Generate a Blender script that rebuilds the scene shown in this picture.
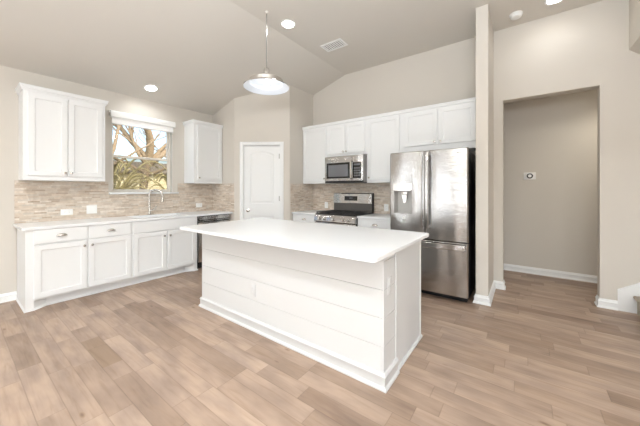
import bpy, bmesh, math, random
from mathutils import Vector, Matrix
R = math.radians
PI = math.pi
for o in list(bpy.data.objects): bpy.data.objects.remove(o)
scn = bpy.context.scene
C = scn.collection

# ------------------------------------------------------------------ camera
F_PX, YAW, HCAM, CY = 274.8, 36.48, 1.325, 189.4
cam_d = bpy.data.cameras.new('camera')
cam = bpy.data.objects.new('camera', cam_d); C.objects.link(cam)
cam_d.sensor_fit = 'HORIZONTAL'; cam_d.sensor_width = 36.0
cam_d.lens = F_PX * 36.0 / 640.0
cam_d.shift_y = (CY - 213.0) / 640.0
cam_d.clip_start = 0.05; cam_d.clip_end = 200
cam.location = (0, 0, HCAM); cam.rotation_euler = (R(90), 0, R(YAW))
scn.camera = cam

# ------------------------------------------------------------------ world, sun, fill lights, exposure
w = bpy.data.worlds.new('world'); scn.world = w; w.use_nodes = True
wn = w.node_tree; bg = wn.nodes['Background']
sky = wn.nodes.new('ShaderNodeTexSky'); sky.sky_type = 'NISHITA'
sky.sun_disc = False; sky.sun_elevation = R(42); sky.sun_rotation = R(70); sky.dust_density = 3.0
wn.links.new(sky.outputs[0], bg.inputs[0]); bg.inputs[1].default_value = 0.45

def lamp(name, kind, loc, energy, color=(1, 1, 1), rot=(0, 0, 0), **kw):
    d = bpy.data.lights.new(name, kind); d.energy = energy; d.color = color
    for k, v in kw.items(): setattr(d, k, v)
    o = bpy.data.objects.new(name, d); C.objects.link(o); o.location = loc; o.rotation_euler = rot
    return o
sun = lamp('sun', 'SUN', (0, 0, 20), 5.0, (1, .95, .86), (R(0), R(0), 0), angle=R(.6))
sun.rotation_euler = Vector((-.75, .30, -.70)).to_track_quat('-Z', 'Y').to_euler()

REAR_Y = -3.4
LC = (.87, .935, 1)
RIGHT_X = 3.4
ZTOP = 3.449
# added fill in unseen wall openings; narrow rear slits shaped to streak the fridge
REAR_GAPS = [(-3.98, -3.88), (-3.36, -3.22), (-2.40, -2.31), (-1.80, -1.72), (.4, .9), (1.8, 2.3)]
for a, b in REAR_GAPS:
    lamp('rear_fill', 'AREA', ((a + b) / 2, REAR_Y + .02, 1.25), (62 if b - a > .3 else 100) * (b - a), LC, (R(90), 0, 0),
         shape='RECTANGLE', size=b - a, size_y=2.3)
lamp('overhead_fill', 'AREA', (-.9, -1.7, ZTOP - .04), 8, LC, (0, 0, 0), shape='RECTANGLE', size=3.4, size_y=2.2)  # added soft overhead fill, no real fixture here
lamp('uplight_fill', 'AREA', (.2, -1.0, 1.9), 285, LC, (R(180), 0, 0), shape='DISK', size=1.2)  # added unseen uplight that brightens the ceiling
lamp('right_wall_fill', 'AREA', (RIGHT_X - .02, -.6, 1.5), 24, LC, (0, R(90), 0),
     shape='RECTANGLE', size=1.8, size_y=2.2)  # added fill on the unseen right wall
scn.view_settings.view_transform = 'Standard'
scn.view_settings.look = 'None'
scn.view_settings.exposure = 0.16
scn.view_settings.gamma = 1.0
scn.view_settings.use_curve_mapping = False

# ------------------------------------------------------------------ materials
def mat(name, color, rough=.5, metal=0.0, spec=.5, bump=None, emit=None, coat=0):
    m = bpy.data.materials.new(name); m.use_nodes = True
    nt = m.node_tree; b = nt.nodes['Principled BSDF']
    b.inputs['Base Color'].default_value = (*color, 1); b.inputs['Roughness'].default_value = rough
    b.inputs['Metallic'].default_value = metal; b.inputs['Specular IOR Level'].default_value = spec
    if coat: b.inputs['Coat Weight'].default_value = coat; b.inputs['Coat Roughness'].default_value = .08
    tc = nt.nodes.new('ShaderNodeTexCoord')
    n = nt.nodes.new('ShaderNodeTexNoise'); nt.links.new(tc.outputs['Object'], n.inputs['Vector'])
    sc, st, dist = bump or (60, .04, .002)
    n.inputs['Scale'].default_value = sc; n.inputs['Detail'].default_value = 3
    bp = nt.nodes.new('ShaderNodeBump'); bp.inputs['Strength'].default_value = st; bp.inputs['Distance'].default_value = dist
    nt.links.new(n.outputs['Fac'], bp.inputs['Height']); nt.links.new(bp.outputs[0], b.inputs['Normal'])
    if emit:
        b.inputs['Emission Color'].default_value = (*emit[0], 1); b.inputs['Emission Strength'].default_value = emit[1]
    return m
M = {}
M['wall'] = mat('greige_wall_paint', (.66, .62, .560), .85, bump=(160, .12, .003), spec=.2)
M['ceil'] = mat('ceiling_paint', (.69, .655, .60), .9, bump=(120, .15, .003), spec=.15)
M['trim'] = mat('white_trim_paint', (.83, .84, .835), .4)
M['vinyl'] = mat('almond_window_vinyl', (.80, .755, .68), .45)
M['cab'] = mat('white_cabinet_paint', (.82, .83, .83), .38)
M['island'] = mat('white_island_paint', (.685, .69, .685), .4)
M['quartz'] = mat('white_quartz', (.86, .875, .885), .22)
M['plate'] = mat('white_plastic', (.88, .88, .86), .35)
M['black'] = mat('black_plastic', (.012, .012, .013), .35)
M['blackglass'] = mat('black_glass', (.015, .014, .013), .08)
M['iron'] = mat('cast_iron', (.02, .02, .02), .55, bump=(200, .3, .002))
M['nickel'] = mat('brushed_nickel', (.62, .59, .55), .25, 1.0)
M['chrome'] = mat('polished_nickel', (.72, .70, .67), .12, 1.0)
M['hinge'] = mat('hinge_metal', (.45, .44, .42), .35, 1.0)
M['grey'] = mat('grey_enamel', (.30, .29, .28), .4)
M['nichemat'] = mat('dispenser_grey', (.42, .41, .39), .45, .3)
M['grey2'] = mat('smoked_enamel', (.09, .085, .08), .18)
M['carpet'] = mat('beige_carpet', (.50, .44, .37), .95, bump=(400, .9, .01), spec=.05)
M['shade'] = mat('roller_shade_fabric', (.88, .87, .85), .8)
M['vent_dark'] = mat('vent_recess', (.10, .09, .085), .7)
M['drain'] = mat('sink_steel', (.30, .29, .28), .35, 1.0)
M['screen_grey'] = mat('grey_display', (.16, .16, .17), .2)
M['reflector'] = mat('white_enamel', (.74, .79, .86), .35, emit=None)
M['lens'] = mat('lamp_lens', (1, 1, 1), .5, emit=((1, .97, .92), 22))
M['bulb'] = mat('bulb_glass', (1, 1, 1), .5, emit=((.93, .97, 1), 2.2))
M['bark'] = mat('tree_bark', (.27, .20, .125), .9, bump=(14, 1, .05))
M['leaf'] = mat('dry_olive_stems', (.40, .34, .16), .8)
M['fence'] = mat('fence_wood', (.36, .29, .16), .8, bump=(12, .5, .02))
M['siding'] = mat('cream_siding', (.75, .66, .42), .7)
M['roofing'] = mat('roof_shingle', (.22, .18, .13), .9)
M['lawn'] = mat('dry_lawn', (.26, .22, .09), .95, bump=(30, 1, .03))

def nodes(m): return m.node_tree.nodes, m.node_tree.links
def mth(nt, op, a, b=None, c=None):
    n = nt.nodes.new('ShaderNodeMath'); n.operation = op
    for i, v in enumerate((a, b, c)):
        if v is None: continue
        if isinstance(v, (int, float)): n.inputs[i].default_value = v
        else: nt.links.new(v, n.inputs[i])
    return n.outputs[0]
def ramp(nt, fac, stops, interp='LINEAR'):
    r = nt.nodes.new('ShaderNodeValToRGB'); r.color_ramp.interpolation = interp
    el = r.color_ramp.elements
    while len(el) > 1: el.remove(el[-1])
    el[0].position = stops[0][0]; el[0].color = (*stops[0][1], 1)
    for p, c in stops[1:]:
        e = el.new(p); e.color = (*c, 1)
    nt.links.new(fac, r.inputs[0]); return r.outputs[0]
def mixc(nt, fac, a, b, mode='MIX'):
    n = nt.nodes.new('ShaderNodeMix'); n.data_type = 'RGBA'; n.blend_type = mode
    for i, v in ((0, fac), (6, a), (7, b)):
        if isinstance(v, (int, float)): n.inputs[i].default_value = v
        elif isinstance(v, tuple): n.inputs[i].default_value = (*v, 1)
        else: nt.links.new(v, n.inputs[i])
    return n.outputs[2]

def cells(nt, along, across, row_h, cell, rnd=1.0, off=0.0):
    """rows across, cells of uneven length along: returns (row fraction, cell random colour, distance to cell end)"""
    a = mth(nt, 'DIVIDE', mth(nt, 'SUBTRACT', across, off), row_h)
    row = mth(nt, 'FLOOR', a); fr = mth(nt, 'FRACT', a)
    shift = nt.nodes.new('ShaderNodeTexWhiteNoise'); shift.noise_dimensions = '1D'
    nt.links.new(row, shift.inputs['W'])
    wv = mth(nt, 'ADD', mth(nt, 'DIVIDE', along, cell), mth(nt, 'MULTIPLY', shift.outputs['Value'], 531.0))
    v = nt.nodes.new('ShaderNodeTexVoronoi'); v.voronoi_dimensions = '1D'; v.feature = 'F1'
    v.inputs['Scale'].default_value = 1; v.inputs['Randomness'].default_value = rnd
    nt.links.new(wv, v.inputs['W'])
    e = nt.nodes.new('ShaderNodeTexVoronoi'); e.voronoi_dimensions = '1D'; e.feature = 'DISTANCE_TO_EDGE'
    e.inputs['Scale'].default_value = 1; e.inputs['Randomness'].default_value = rnd
    nt.links.new(wv, e.inputs['W'])
    return fr, v.outputs['Color'], e.outputs['Distance'], row

def floor_material():
    m = mat('wood_plank_floor', (.5, .4, .3), .42); nt = m.node_tree; b = nt.nodes['Principled BSDF']
    g = nt.nodes.new('ShaderNodeNewGeometry'); s = nt.nodes.new('ShaderNodeSeparateXYZ')
    nt.links.new(g.outputs['Position'], s.inputs[0])
    X, Y = s.outputs[0], s.outputs[1]
    fr, col, ed, row = cells(nt, X, Y, .127, .64, .85, .68)
    sep = nt.nodes.new('ShaderNodeSeparateColor'); nt.links.new(col, sep.inputs[0])
    r1, r2 = sep.outputs[0], sep.outputs[1]
    base = ramp(nt, r1, [(0, (.275, .19, .138)), (.15, (.345, .25, .187)), (.5, (.40, .295, .225)), (.8, (.425, .316, .243)), (1, (.455, .343, .267))])
    # grain stretched along the boards, shifted from board to board
    cx = nt.nodes.new('ShaderNodeCombineXYZ')
    nt.links.new(mth(nt, 'ADD', mth(nt, 'MULTIPLY', X, 2.2), mth(nt, 'MULTIPLY', r2, 40)), cx.inputs[0])
    nt.links.new(mth(nt, 'MULTIPLY', Y, 26), cx.inputs[1]); nt.links.new(mth(nt, 'MULTIPLY', row, 3.1), cx.inputs[2])
    n = nt.nodes.new('ShaderNodeTexNoise'); n.inputs['Scale'].default_value = 1.3; n.inputs['Detail'].default_value = 7
    n.inputs['Distortion'].default_value = .9; nt.links.new(cx.outputs[0], n.inputs['Vector'])
    grain = ramp(nt, n.outputs['Fac'], [(.25, (.86, .83, .80)), (.5, (1, 1, 1)), (.75, (1.05, 1.05, 1.06))])
    c1 = mixc(nt, 1.0, base, grain, 'MULTIPLY')
    # cloudy broad mottling and a few knots
    cx2 = nt.nodes.new('ShaderNodeCombineXYZ')
    nt.links.new(mth(nt, 'ADD', mth(nt, 'MULTIPLY', X, 2.5), mth(nt, 'MULTIPLY', r1, 23)), cx2.inputs[0])
    nt.links.new(mth(nt, 'MULTIPLY', Y, 7), cx2.inputs[1]); nt.links.new(row, cx2.inputs[2])
    n2 = nt.nodes.new('ShaderNodeTexNoise'); n2.inputs['Scale'].default_value = 1.0; n2.inputs['Detail'].default_value = 3
    nt.links.new(cx2.outputs[0], n2.inputs['Vector'])
    mot = ramp(nt, n2.outputs['Fac'], [(.3, (.74, .73, .74)), (.62, (1.08, 1.07, 1.05))])
    c2 = mixc(nt, 1.0, c1, mot, 'MULTIPLY')
    k = nt.nodes.new('ShaderNodeTexVoronoi'); k.inputs['Scale'].default_value = .9; nt.links.new(cx2.outputs[0], k.inputs['Vector'])
    kn = ramp(nt, k.outputs['Distance'], [(0, (.35, .30, .26)), (.05, (.72, .66, .6)), (.09, (1, 1, 1))])
    c2 = mixc(nt, 1.0, c2, kn, 'MULTIPLY')
    # the one walnut brown board in front of the sink run
    inx = mth(nt, 'MULTIPLY', mth(nt, 'GREATER_THAN', X, -3.08), mth(nt, 'LESS_THAN', X, -2.505))
    iny = mth(nt, 'MULTIPLY', mth(nt, 'GREATER_THAN', Y, .68), mth(nt, 'LESS_THAN', Y, .807))
    dk = mth(nt, 'MULTIPLY', inx, iny)
    c2 = mixc(nt, dk, c2, mixc(nt, 1.0, (.29, .20, .135), grain, 'MULTIPLY'))
    # seams
    e1 = mth(nt, 'MULTIPLY', mth(nt, 'MINIMUM', fr, mth(nt, 'SUBTRACT', 1.0, fr)), .127)
    e2 = mth(nt, 'MULTIPLY', ed, .64)
    e = mth(nt, 'MINIMUM', e1, e2)
    seam = ramp(nt, e, [(0, (.50, .45, .42)), (.0010, (.72, .68, .64)), (.0025, (1, 1, 1))])
    c3 = mixc(nt, .55, c2, mixc(nt, 1.0, c2, seam, 'MULTIPLY'))
    nt.links.new(c3, b.inputs['Base Color'])
    nt.links.new(ramp(nt, n.outputs['Fac'], [(.3, (.48,) * 3), (.7, (.36,) * 3)]), b.inputs['Roughness'])
    h = mth(nt, 'ADD', mth(nt, 'MULTIPLY', ramp(nt, e, [(0, (0,) * 3), (.004, (1,) * 3)]), 1.0), mth(nt, 'MULTIPLY', n.outputs['Fac'], .35))
    bp = nt.nodes.new('ShaderNodeBump'); bp.inputs['Strength'].default_value = .35; bp.inputs['Distance'].default_value = .002
    nt.links.new(h, bp.inputs['Height']); nt.links.new(bp.outputs[0], b.inputs['Normal'])
    return m
M['floor'] = floor_material()

def tile_material():
    m = mat('mosaic_strip_tile', (.6, .5, .4), .3); nt = m.node_tree; b = nt.nodes['Principled BSDF']
    g = nt.nodes.new('ShaderNodeNewGeometry'); s = nt.nodes.new('ShaderNodeSeparateXYZ')
    nt.links.new(g.outputs['Position'], s.inputs[0])
    along = mth(nt, 'ADD', s.outputs[0], s.outputs[1])
    fr, col, ed, row = cells(nt, along, s.outputs[2], .0205, .105, .9, .914)
    sep = nt.nodes.new('ShaderNodeSeparateColor'); nt.links.new(col, sep.inputs[0])
    c = ramp(nt, sep.outputs[0], [(0, (.50, .40, .31)), (.12, (.57, .47, .375)), (.3, (.64, .545, .445)), (.5, (.69, .60, .505)), (.68, (.61, .55, .48)), (.82, (.76, .69, .61)), (1, (.68, .57, .46))])
    n = nt.nodes.new('ShaderNodeTexNoise'); n.inputs['Scale'].default_value = 28; n.inputs['Detail'].default_value = 4
    nt.links.new(g.outputs['Position'], n.inputs['Vector'])
    c = mixc(nt, 1.0, c, ramp(nt, n.outputs['Fac'], [(.3, (.86, .84, .82)), (.65, (1.06, 1.06, 1.06))]), 'MULTIPLY')
    e = mth(nt, 'MINIMUM', mth(nt, 'MULTIPLY', mth(nt, 'MINIMUM', fr, mth(nt, 'SUBTRACT', 1.0, fr)), .0205), mth(nt, 'MULTIPLY', ed, .105))
    gr = mth(nt, 'LESS_THAN', e, .0011)
    c = mixc(nt, gr, c, (.62, .56, .49))
    nt.links.new(c, b.inputs['Base Color'])
    nt.links.new(ramp(nt, sep.outputs[1], [(0, (.18,) * 3), (1, (.5,) * 3)]), b.inputs['Roughness'])
    bp = nt.nodes.new('ShaderNodeBump'); bp.inputs['Strength'].default_value = .5; bp.inputs['Distance'].default_value = .002
    nt.links.new(ramp(nt, e, [(0, (0,) * 3), (.0018, (1,) * 3)]), bp.inputs['Height']); nt.links.new(bp.outputs[0], b.inputs['Normal'])
    return m
M['tile'] = tile_material()

def steel_material():
    m = mat('stainless_steel', (.54, .53, .52), .12, 1.0); nt = m.node_tree; b = nt.nodes['Principled BSDF']
    tc = nt.nodes.new('ShaderNodeTexCoord'); mp = nt.nodes.new('ShaderNodeMapping'); mp.inputs['Scale'].default_value = (3.0, 1, .9)
    nt.links.new(tc.outputs['Object'], mp.inputs[0])
    n = nt.nodes.new('ShaderNodeTexNoise'); n.inputs['Scale'].default_value = 1.6; n.inputs['Detail'].default_value = 0
    nt.links.new(mp.outputs[0], n.inputs['Vector'])
    mp2 = nt.nodes.new('ShaderNodeMapping'); mp2.inputs['Scale'].default_value = (2, 2, 220)
    nt.links.new(tc.outputs['Object'], mp2.inputs[0])
    n2 = nt.nodes.new('ShaderNodeTexNoise'); n2.inputs['Scale'].default_value = 3; nt.links.new(mp2.outputs[0], n2.inputs['Vector'])
    b1 = nt.nodes.new('ShaderNodeBump'); b1.inputs['Strength'].default_value = 1; b1.inputs['Distance'].default_value = .035
    nt.links.new(n.outputs['Fac'], b1.inputs['Height'])
    b2 = nt.nodes.new('ShaderNodeBump'); b2.inputs['Strength'].default_value = .32; b2.inputs['Distance'].default_value = .002
    nt.links.new(n2.outputs['Fac'], b2.inputs['Height']); nt.links.new(b1.outputs[0], b2.inputs['Normal'])
    nt.links.new(b2.outputs[0], b.inputs['Normal'])
    return m
M['steel'] = steel_material()

def glass_material():
    m = bpy.data.materials.new('window_glass'); m.use_nodes = True; nt = m.node_tree
    for n in list(nt.nodes): nt.nodes.remove(n)
    o = nt.nodes.new('ShaderNodeOutputMaterial'); t = nt.nodes.new('ShaderNodeBsdfTransparent'); g = nt.nodes.new('ShaderNodeBsdfGlossy')
    g.inputs['Roughness'].default_value = .02; t.inputs[0].default_value = (.96, .97, .96, 1)
    x = nt.nodes.new('ShaderNodeMixShader'); x.inputs[0].default_value = .05
    nt.links.new(t.outputs[0], x.inputs[1]); nt.links.new(g.outputs[0], x.inputs[2]); nt.links.new(x.outputs[0], o.inputs[0])
    return m
M['glass'] = glass_material()
def screen_material():
    m = bpy.data.materials.new('insect_screen'); m.use_nodes = True; nt = m.node_tree
    for n in list(nt.nodes): nt.nodes.remove(n)
    o = nt.nodes.new('ShaderNodeOutputMaterial'); t = nt.nodes.new('ShaderNodeBsdfTransparent'); g = nt.nodes.new('ShaderNodeBsdfDiffuse')
    g.inputs[0].default_value = (.10, .09, .07, 1)
    x = nt.nodes.new('ShaderNodeMixShader'); x.inputs[0].default_value = .28
    nt.links.new(t.outputs[0], x.inputs[1]); nt.links.new(g.outputs[0], x.inputs[2]); nt.links.new(x.outputs[0], o.inputs[0])
    return m
M['screen'] = screen_material()

# ------------------------------------------------------------------ mesh helpers
class MB:
    def __init__(s): s.bm = bmesh.new()
    def box(s, x0, x1, y0, y1, z0, z1, bev=0.0, seg=2):
        b = bmesh.new(); bmesh.ops.create_cube(b, size=1)
        for v in b.verts:
            v.co = Vector(((x0 + x1) / 2 + v.co.x * (x1 - x0), (y0 + y1) / 2 + v.co.y * (y1 - y0), (z0 + z1) / 2 + v.co.z * (z1 - z0)))
        if bev: bmesh.ops.bevel(b, geom=b.edges[:], offset=bev, segments=seg, affect='EDGES', profile=.5)
        return s.add(b)
    def add(s, b, mx=None):
        if mx is not None: bmesh.ops.transform(b, matrix=mx, verts=b.verts)
        me = bpy.data.meshes.new('tmp'); b.to_mesh(me); b.free(); s.bm.from_mesh(me); bpy.data.meshes.remove(me); return s
    def poly_prism(s, pts, axis, a, b_):
        """pts: 2D outline; axis: extrusion axis; the other two axes keep xyz order"""
        b = bmesh.new(); rings = []
        for t in (a, b_):
            r = []
            for p in pts:
                co = {'x': (t, p[0], p[1]), 'y': (p[0], t, p[1]), 'z': (p[0], p[1], t)}[axis]
                r.append(b.verts.new(co))
            rings.append(r)
        b.faces.new(rings[0]); b.faces.new(rings[1][::-1]); n = len(pts)
        for i in range(n): b.faces.new((rings[0][i], rings[1][i], rings[1][(i + 1) % n], rings[0][(i + 1) % n]))
        bmesh.ops.recalc_face_normals(b, faces=b.faces[:]); return s.add(b)
    def lathe(s, prof, center=(0, 0, 0), n=24, axis='z', caps=True):
        b = bmesh.new(); rings = []
        for r, z in prof:
            ring = []
            for i in range(n):
                a = 2 * PI * i / n; p = (r * math.cos(a), r * math.sin(a), z)
                if axis == 'y': p = (p[0], -p[2], p[1])
                if axis == 'x': p = (p[2], p[0], p[1])
                ring.append(b.verts.new(Vector(center) + Vector(p)))
            rings.append(ring)
        for k in range(len(rings) - 1):
            for i in range(n): b.faces.new((rings[k][i], rings[k][(i + 1) % n], rings[k + 1][(i + 1) % n], rings[k + 1][i]))
        if caps: b.faces.new(rings[0][::-1]); b.faces.new(rings[-1])
        if caps: bmesh.ops.recalc_face_normals(b, faces=b.faces[:])
        return s.add(b)
    def tube(s, pts, rad, n=10):
        pts = [Vector(p) for p in pts]; rads = rad if isinstance(rad, (list, tuple)) else [rad] * len(pts)
        b = bmesh.new(); rings = []; up = Vector((0, 0, 1)); prev = None
        for i, p in enumerate(pts):
            t = (pts[min(i + 1, len(pts) - 1)] - pts[max(i - 1, 0)]).normalized()
            if prev is None:
                a = t.cross(up if abs(t.dot(up)) < .95 else Vector((1, 0, 0))).normalized()
            else: a = (prev - t * prev.dot(t)).normalized()
            prev = a; c = t.cross(a)
            rings.append([b.verts.new(p + (a * math.cos(2 * PI * k / n) + c * math.sin(2 * PI * k / n)) * rads[i]) for k in range(n)])
        for k in range(len(rings) - 1):
            for i in range(n): b.faces.new((rings[k][i], rings[k][(i + 1) % n], rings[k + 1][(i + 1) % n], rings[k + 1][i]))
        b.faces.new(rings[0][::-1]); b.faces.new(rings[-1]); bmesh.ops.recalc_face_normals(b, faces=b.faces[:])
        return s.add(b)
    def rings(s, outlines):
        """outlines: list of (pts2d, depth) from back edge to inner panel; front faces local -Y (depth = y)"""
        b = bmesh.new(); rr = [[b.verts.new((p[0], d, p[1])) for p in pts] for pts, d in outlines]
        n = len(rr[0])
        for k in range(len(rr) - 1):
            for i in range(n): b.faces.new((rr[k][i], rr[k][(i + 1) % n], rr[k + 1][(i + 1) % n], rr[k + 1][i]))
        b.faces.new(rr[-1]); b.faces.new(rr[0][::-1]); bmesh.ops.recalc_face_normals(b, faces=b.faces[:]); return s.add(b)
    def sweep(s, path, prof, side=1):
        """profile (offset, z) swept along a 2D path; offset grows to the right of travel for side=1"""
        b = bmesh.new(); P = [Vector(p) for p in path]; n = len(P); rr = []
        nr = []
        for i in range(n - 1):
            d = (P[i + 1] - P[i]).normalized(); nr.append(Vector((d.y, -d.x)) * side)
        for i in range(n):
            if i == 0: m = nr[0]
            elif i == n - 1: m = nr[-1]
            else: m = (nr[i - 1] + nr[i]) / (1 + nr[i - 1].dot(nr[i]))
            rr.append([b.verts.new((P[i].x + m.x * o, P[i].y + m.y * o, z)) for o, z in prof])
        k = len(prof)
        for i in range(n - 1):
            for j in range(k): b.faces.new((rr[i][j], rr[i][(j + 1) % k], rr[i + 1][(j + 1) % k], rr[i + 1][j]))
        b.faces.new(rr[0]); b.faces.new(rr[-1][::-1]); bmesh.ops.recalc_face_normals(b, faces=b.faces[:]); return s.add(b)
    def build(s, name, m, parent=None, smooth=35, loc=None, rz=0.0):
        me = bpy.data.meshes.new(name); s.bm.to_mesh(me); s.bm.free()
        o = bpy.data.objects.new(name, me); C.objects.link(o); me.materials.append(m if not isinstance(m, str) else M[m])
        if smooth:
            for p in me.polygons: p.use_smooth = True
            try: me.set_sharp_from_angle(angle=R(smooth))
            except Exception: pass
        if parent: o.parent = parent
        if loc: o.location = loc
        if rz: o.rotation_euler = (0, 0, rz)
        return o
def tag(o, label, cat, group=None, kind=None):
    o['label'] = label; o['category'] = cat
    if group: o['group'] = group
    if kind: o['kind'] = kind
    return o
def thing(name, label, cat, loc, rz=0, group=None):
    o = bpy.data.objects.new(name, None); C.objects.link(o); o.location = loc; o.rotation_euler = (0, 0, rz)
    o.empty_display_size = .1
    return tag(o, label, cat, group)
def struct(o): o['kind'] = 'structure'; return o
def rect(x0, x1, z0, z1): return [(x0, z0), (x1, z0), (x1, z1), (x0, z1)]

# ------------------------------------------------------------------ measured room
XW, YB = -4.916, 4.375
YP = 3.095                       # wall that closes the sink run
P2 = Vector((-4.229, 3.095)); P3 = Vector((-3.406, 3.682))
ZL, ZC, XK = 2.78, 3.449, -2.652
SLOPE = (ZC - ZL) / (XK - XW)
def zc(x): return ZC if x > XK else ZL + SLOPE * (x - XW)
SX0, SX1, SY = -.447, -.322, 3.675
HY = 5.465
OX0, OX1, OZ = -.215, .695, 2.502

# floor
f = MB(); f.box(XW - .15, RIGHT_X + .15, REAR_Y - .15, HY + .15, -.12, 0); struct(f.build('floor', 'floor', smooth=0))
# ceiling: slope over the sink side, flat over the rest
c = MB()
c.poly_prism([(XW - .15, ZL - SLOPE * .15), (XK, ZC), (RIGHT_X + .15, ZC), (RIGHT_X + .15, ZC + .15), (XK - .03, ZC + .15), (XW - .15, ZL + .15)], 'y', REAR_Y - .15, YB + .12)
c.box(-1.45, 1.95, YB + .12, HY + .15, 2.74, 2.89)
struct(c.build('ceiling', 'ceil', smooth=0))
# left wall with the window hole
WY0, WY1, WZ0, WZ1 = 1.445, 2.318, 1.28, 2.43
a = MB()
for y0, y1, z0, z1 in ((REAR_Y - .15, WY0, 0, ZL), (WY1, YP, 0, ZL), (WY0, WY1, 0, WZ0), (WY0, WY1, WZ1, ZL)):
    a.box(XW - .15, XW, y0, y1, z0, z1)
bmesh.ops.remove_doubles(a.bm, verts=a.bm.verts, dist=1e-4)
struct(a.build('wall_left', 'wall', smooth=0))
# pantry box: return wall, diagonal wall with door hole, return wall
a = MB(); a.poly_prism([(XW - .15, 0), (P2.x, 0), (P2.x, zc(P2.x) + .02), (XW - .15, ZL - .02)], 'y', YP, YP + .11)
struct(a.build('wall_pantry_left', 'wall', smooth=0))
dL = (P3 - P2).length; dang = math.atan2(P3.y - P2.y, P3.x - P2.x)
D0, D1, DZ = .160, .842, 2.132
a = MB()
for x0, x1, z0, z1 in ((0, D0, 0, None), (D1, dL, 0, None), (D0, D1, DZ, None)):
    tz = lambda s: zc(P2.x + (P3.x - P2.x) * s / dL) + .01
    a.poly_prism([(x0, z0), (x1, z0), (x1, tz(x1)), (x0, tz(x0))], 'y', 0, .11)
a.box(D0 - .04, D1 + .04, .112, .14, 0, DZ)
struct(a.build('wall_pantry_front', 'wall', smooth=0, loc=(P2.x, P2.y, 0), rz=dang))
a = MB(); a.poly_prism([(P3.x - .11, 0), (P3.x, 0), (P3.x, zc(P3.x) + .005), (P3.x - .11, zc(P3.x - .11) + .005)], 'y', P3.y, YB)
struct(a.build('wall_pantry_right', 'wall', smooth=0))
# back wall with the hall opening
a = MB()
T = .12
a.poly_prism([(P3.x - .11, 0), (OX0, 0), (OX0, ZC), (XK, ZC), (P3.x - .11, zc(P3.x - .11))], 'y', YB, YB + T)
a.box(OX0, OX1, YB, YB + T, OZ, ZC); a.box(OX1, RIGHT_X, YB, YB + T, 0, ZC)
struct(a.build('wall_back', 'wall', smooth=0))
a = MB(); a.box(SX0, SX1, SY, YB, 0, ZC); struct(a.build('wall_stub', 'wall', smooth=0))
# hall behind the opening
a = MB(); a.box(-1.45, 1.95, HY, HY + .12, 0, 2.74); struct(a.build('wall_hall', 'wall', smooth=0))
a = MB(); a.box(-1.45, -1.33, YB + T, HY, 0, 2.74); struct(a.build('wall_hall_left', 'wall', smooth=0))
a = MB(); a.box(1.83, 1.95, YB + T, HY, 0, 2.74); struct(a.build('wall_hall_right', 'wall', smooth=0))
# rear and right walls, out of the picture, with openings added for the fill lights
a = MB(); xs = XW
for x0, x1 in REAR_GAPS:
    a.box(xs, x0, REAR_Y - .15, REAR_Y, 0, ZC); a.box(x0, x1, REAR_Y - .15, REAR_Y, 0, .08); a.box(x0, x1, REAR_Y - .15, REAR_Y, 2.4, ZC); xs = x1
a.box(xs, RIGHT_X, REAR_Y - .15, REAR_Y, 0, ZC); struct(a.build('wall_rear', 'wall', smooth=0))
a = MB()
for y0, y1, z0, z1 in ((REAR_Y, -1.7, 0, ZC), (.5, YB, 0, ZC), (-1.7, .5, 0, .6), (-1.7, .5, 2.4, ZC)): a.box(RIGHT_X, RIGHT_X + .15, y0, y1, z0, z1)
struct(a.build('wall_right', 'wall', smooth=0))
# bulkhead above the stairs with a sloping underside
a = MB(); a.poly_prism([(.92, 2.832), (1.40, 2.40), (RIGHT_X, 2.40), (RIGHT_X, ZC), (.92, ZC)], 'y', 3.25, YB)
struct(a.build('wall_stair_bulkhead', 'wall', smooth=0))

# baseboards
BB = [(0, 0), (.027, 0), (.027, .010), (.022, .019), (.016, .022), (.016, .062), (.019, .066), (.019, .073), (.012, .080), (.009, .096), (0, .100)]
def base(name, path, side=1): a = MB(); a.sweep(path, BB, side); return struct(a.build(name, 'trim'))
base('baseboard_left', [(XW, REAR_Y), (XW, .490)], 1)
base('baseboard_stub', [(SX0, 4.2), (SX0, SY), (SX1, SY), (SX1, YB), (OX0, YB), (OX0, YB + T), (-1.33, YB + T)], -1) if False else None
base('baseboard_stub', [(SX0, SY + .02), (SX0, SY), (SX1, SY), (SX1, YB), (OX0, YB), (OX0, YB + T)], 1)
base('baseboard_hall', [(-1.33, HY), (1.83, HY)], 1)
base('baseboard_right', [(OX1, YB + T), (OX1, YB), (.834, YB)], 1)
# ------------------------------------------------------------------ stairs (just the first steps reach into the frame)
a = MB()
pts = [(.834, 0), (.834, .229)]
pts += [(.834 + 1.9, .229 + 1.9 * .65), (.834 + 1.9, 0)]
a.poly_prism(pts, 'y', YB - .016, YB)
struct(a.build('trim_1', 'trim', smooth=0))
st = thing('staircase', 'carpeted staircase climbing to the right beside the back wall', 'stairs', (.975, 3.3, 0))
for i in range(6):
    a = MB(); x0, z1 = i * .27, .19 * (i + 1)
    L = 1.055
    n = 8; prof = [(x0, 0), (x0, z1 - .035)]
    prof += [(x0 - .012 - .018 * math.sin(PI * k / n), z1 - .018 - .018 * math.cos(PI * k / n)) for k in range(n + 1)]
    prof += [(x0 + .27, z1), (x0 + .27, 0)]
    a.poly_prism(prof, 'y', 0, L); a.build('step', 'carpet', st, 30)

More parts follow.
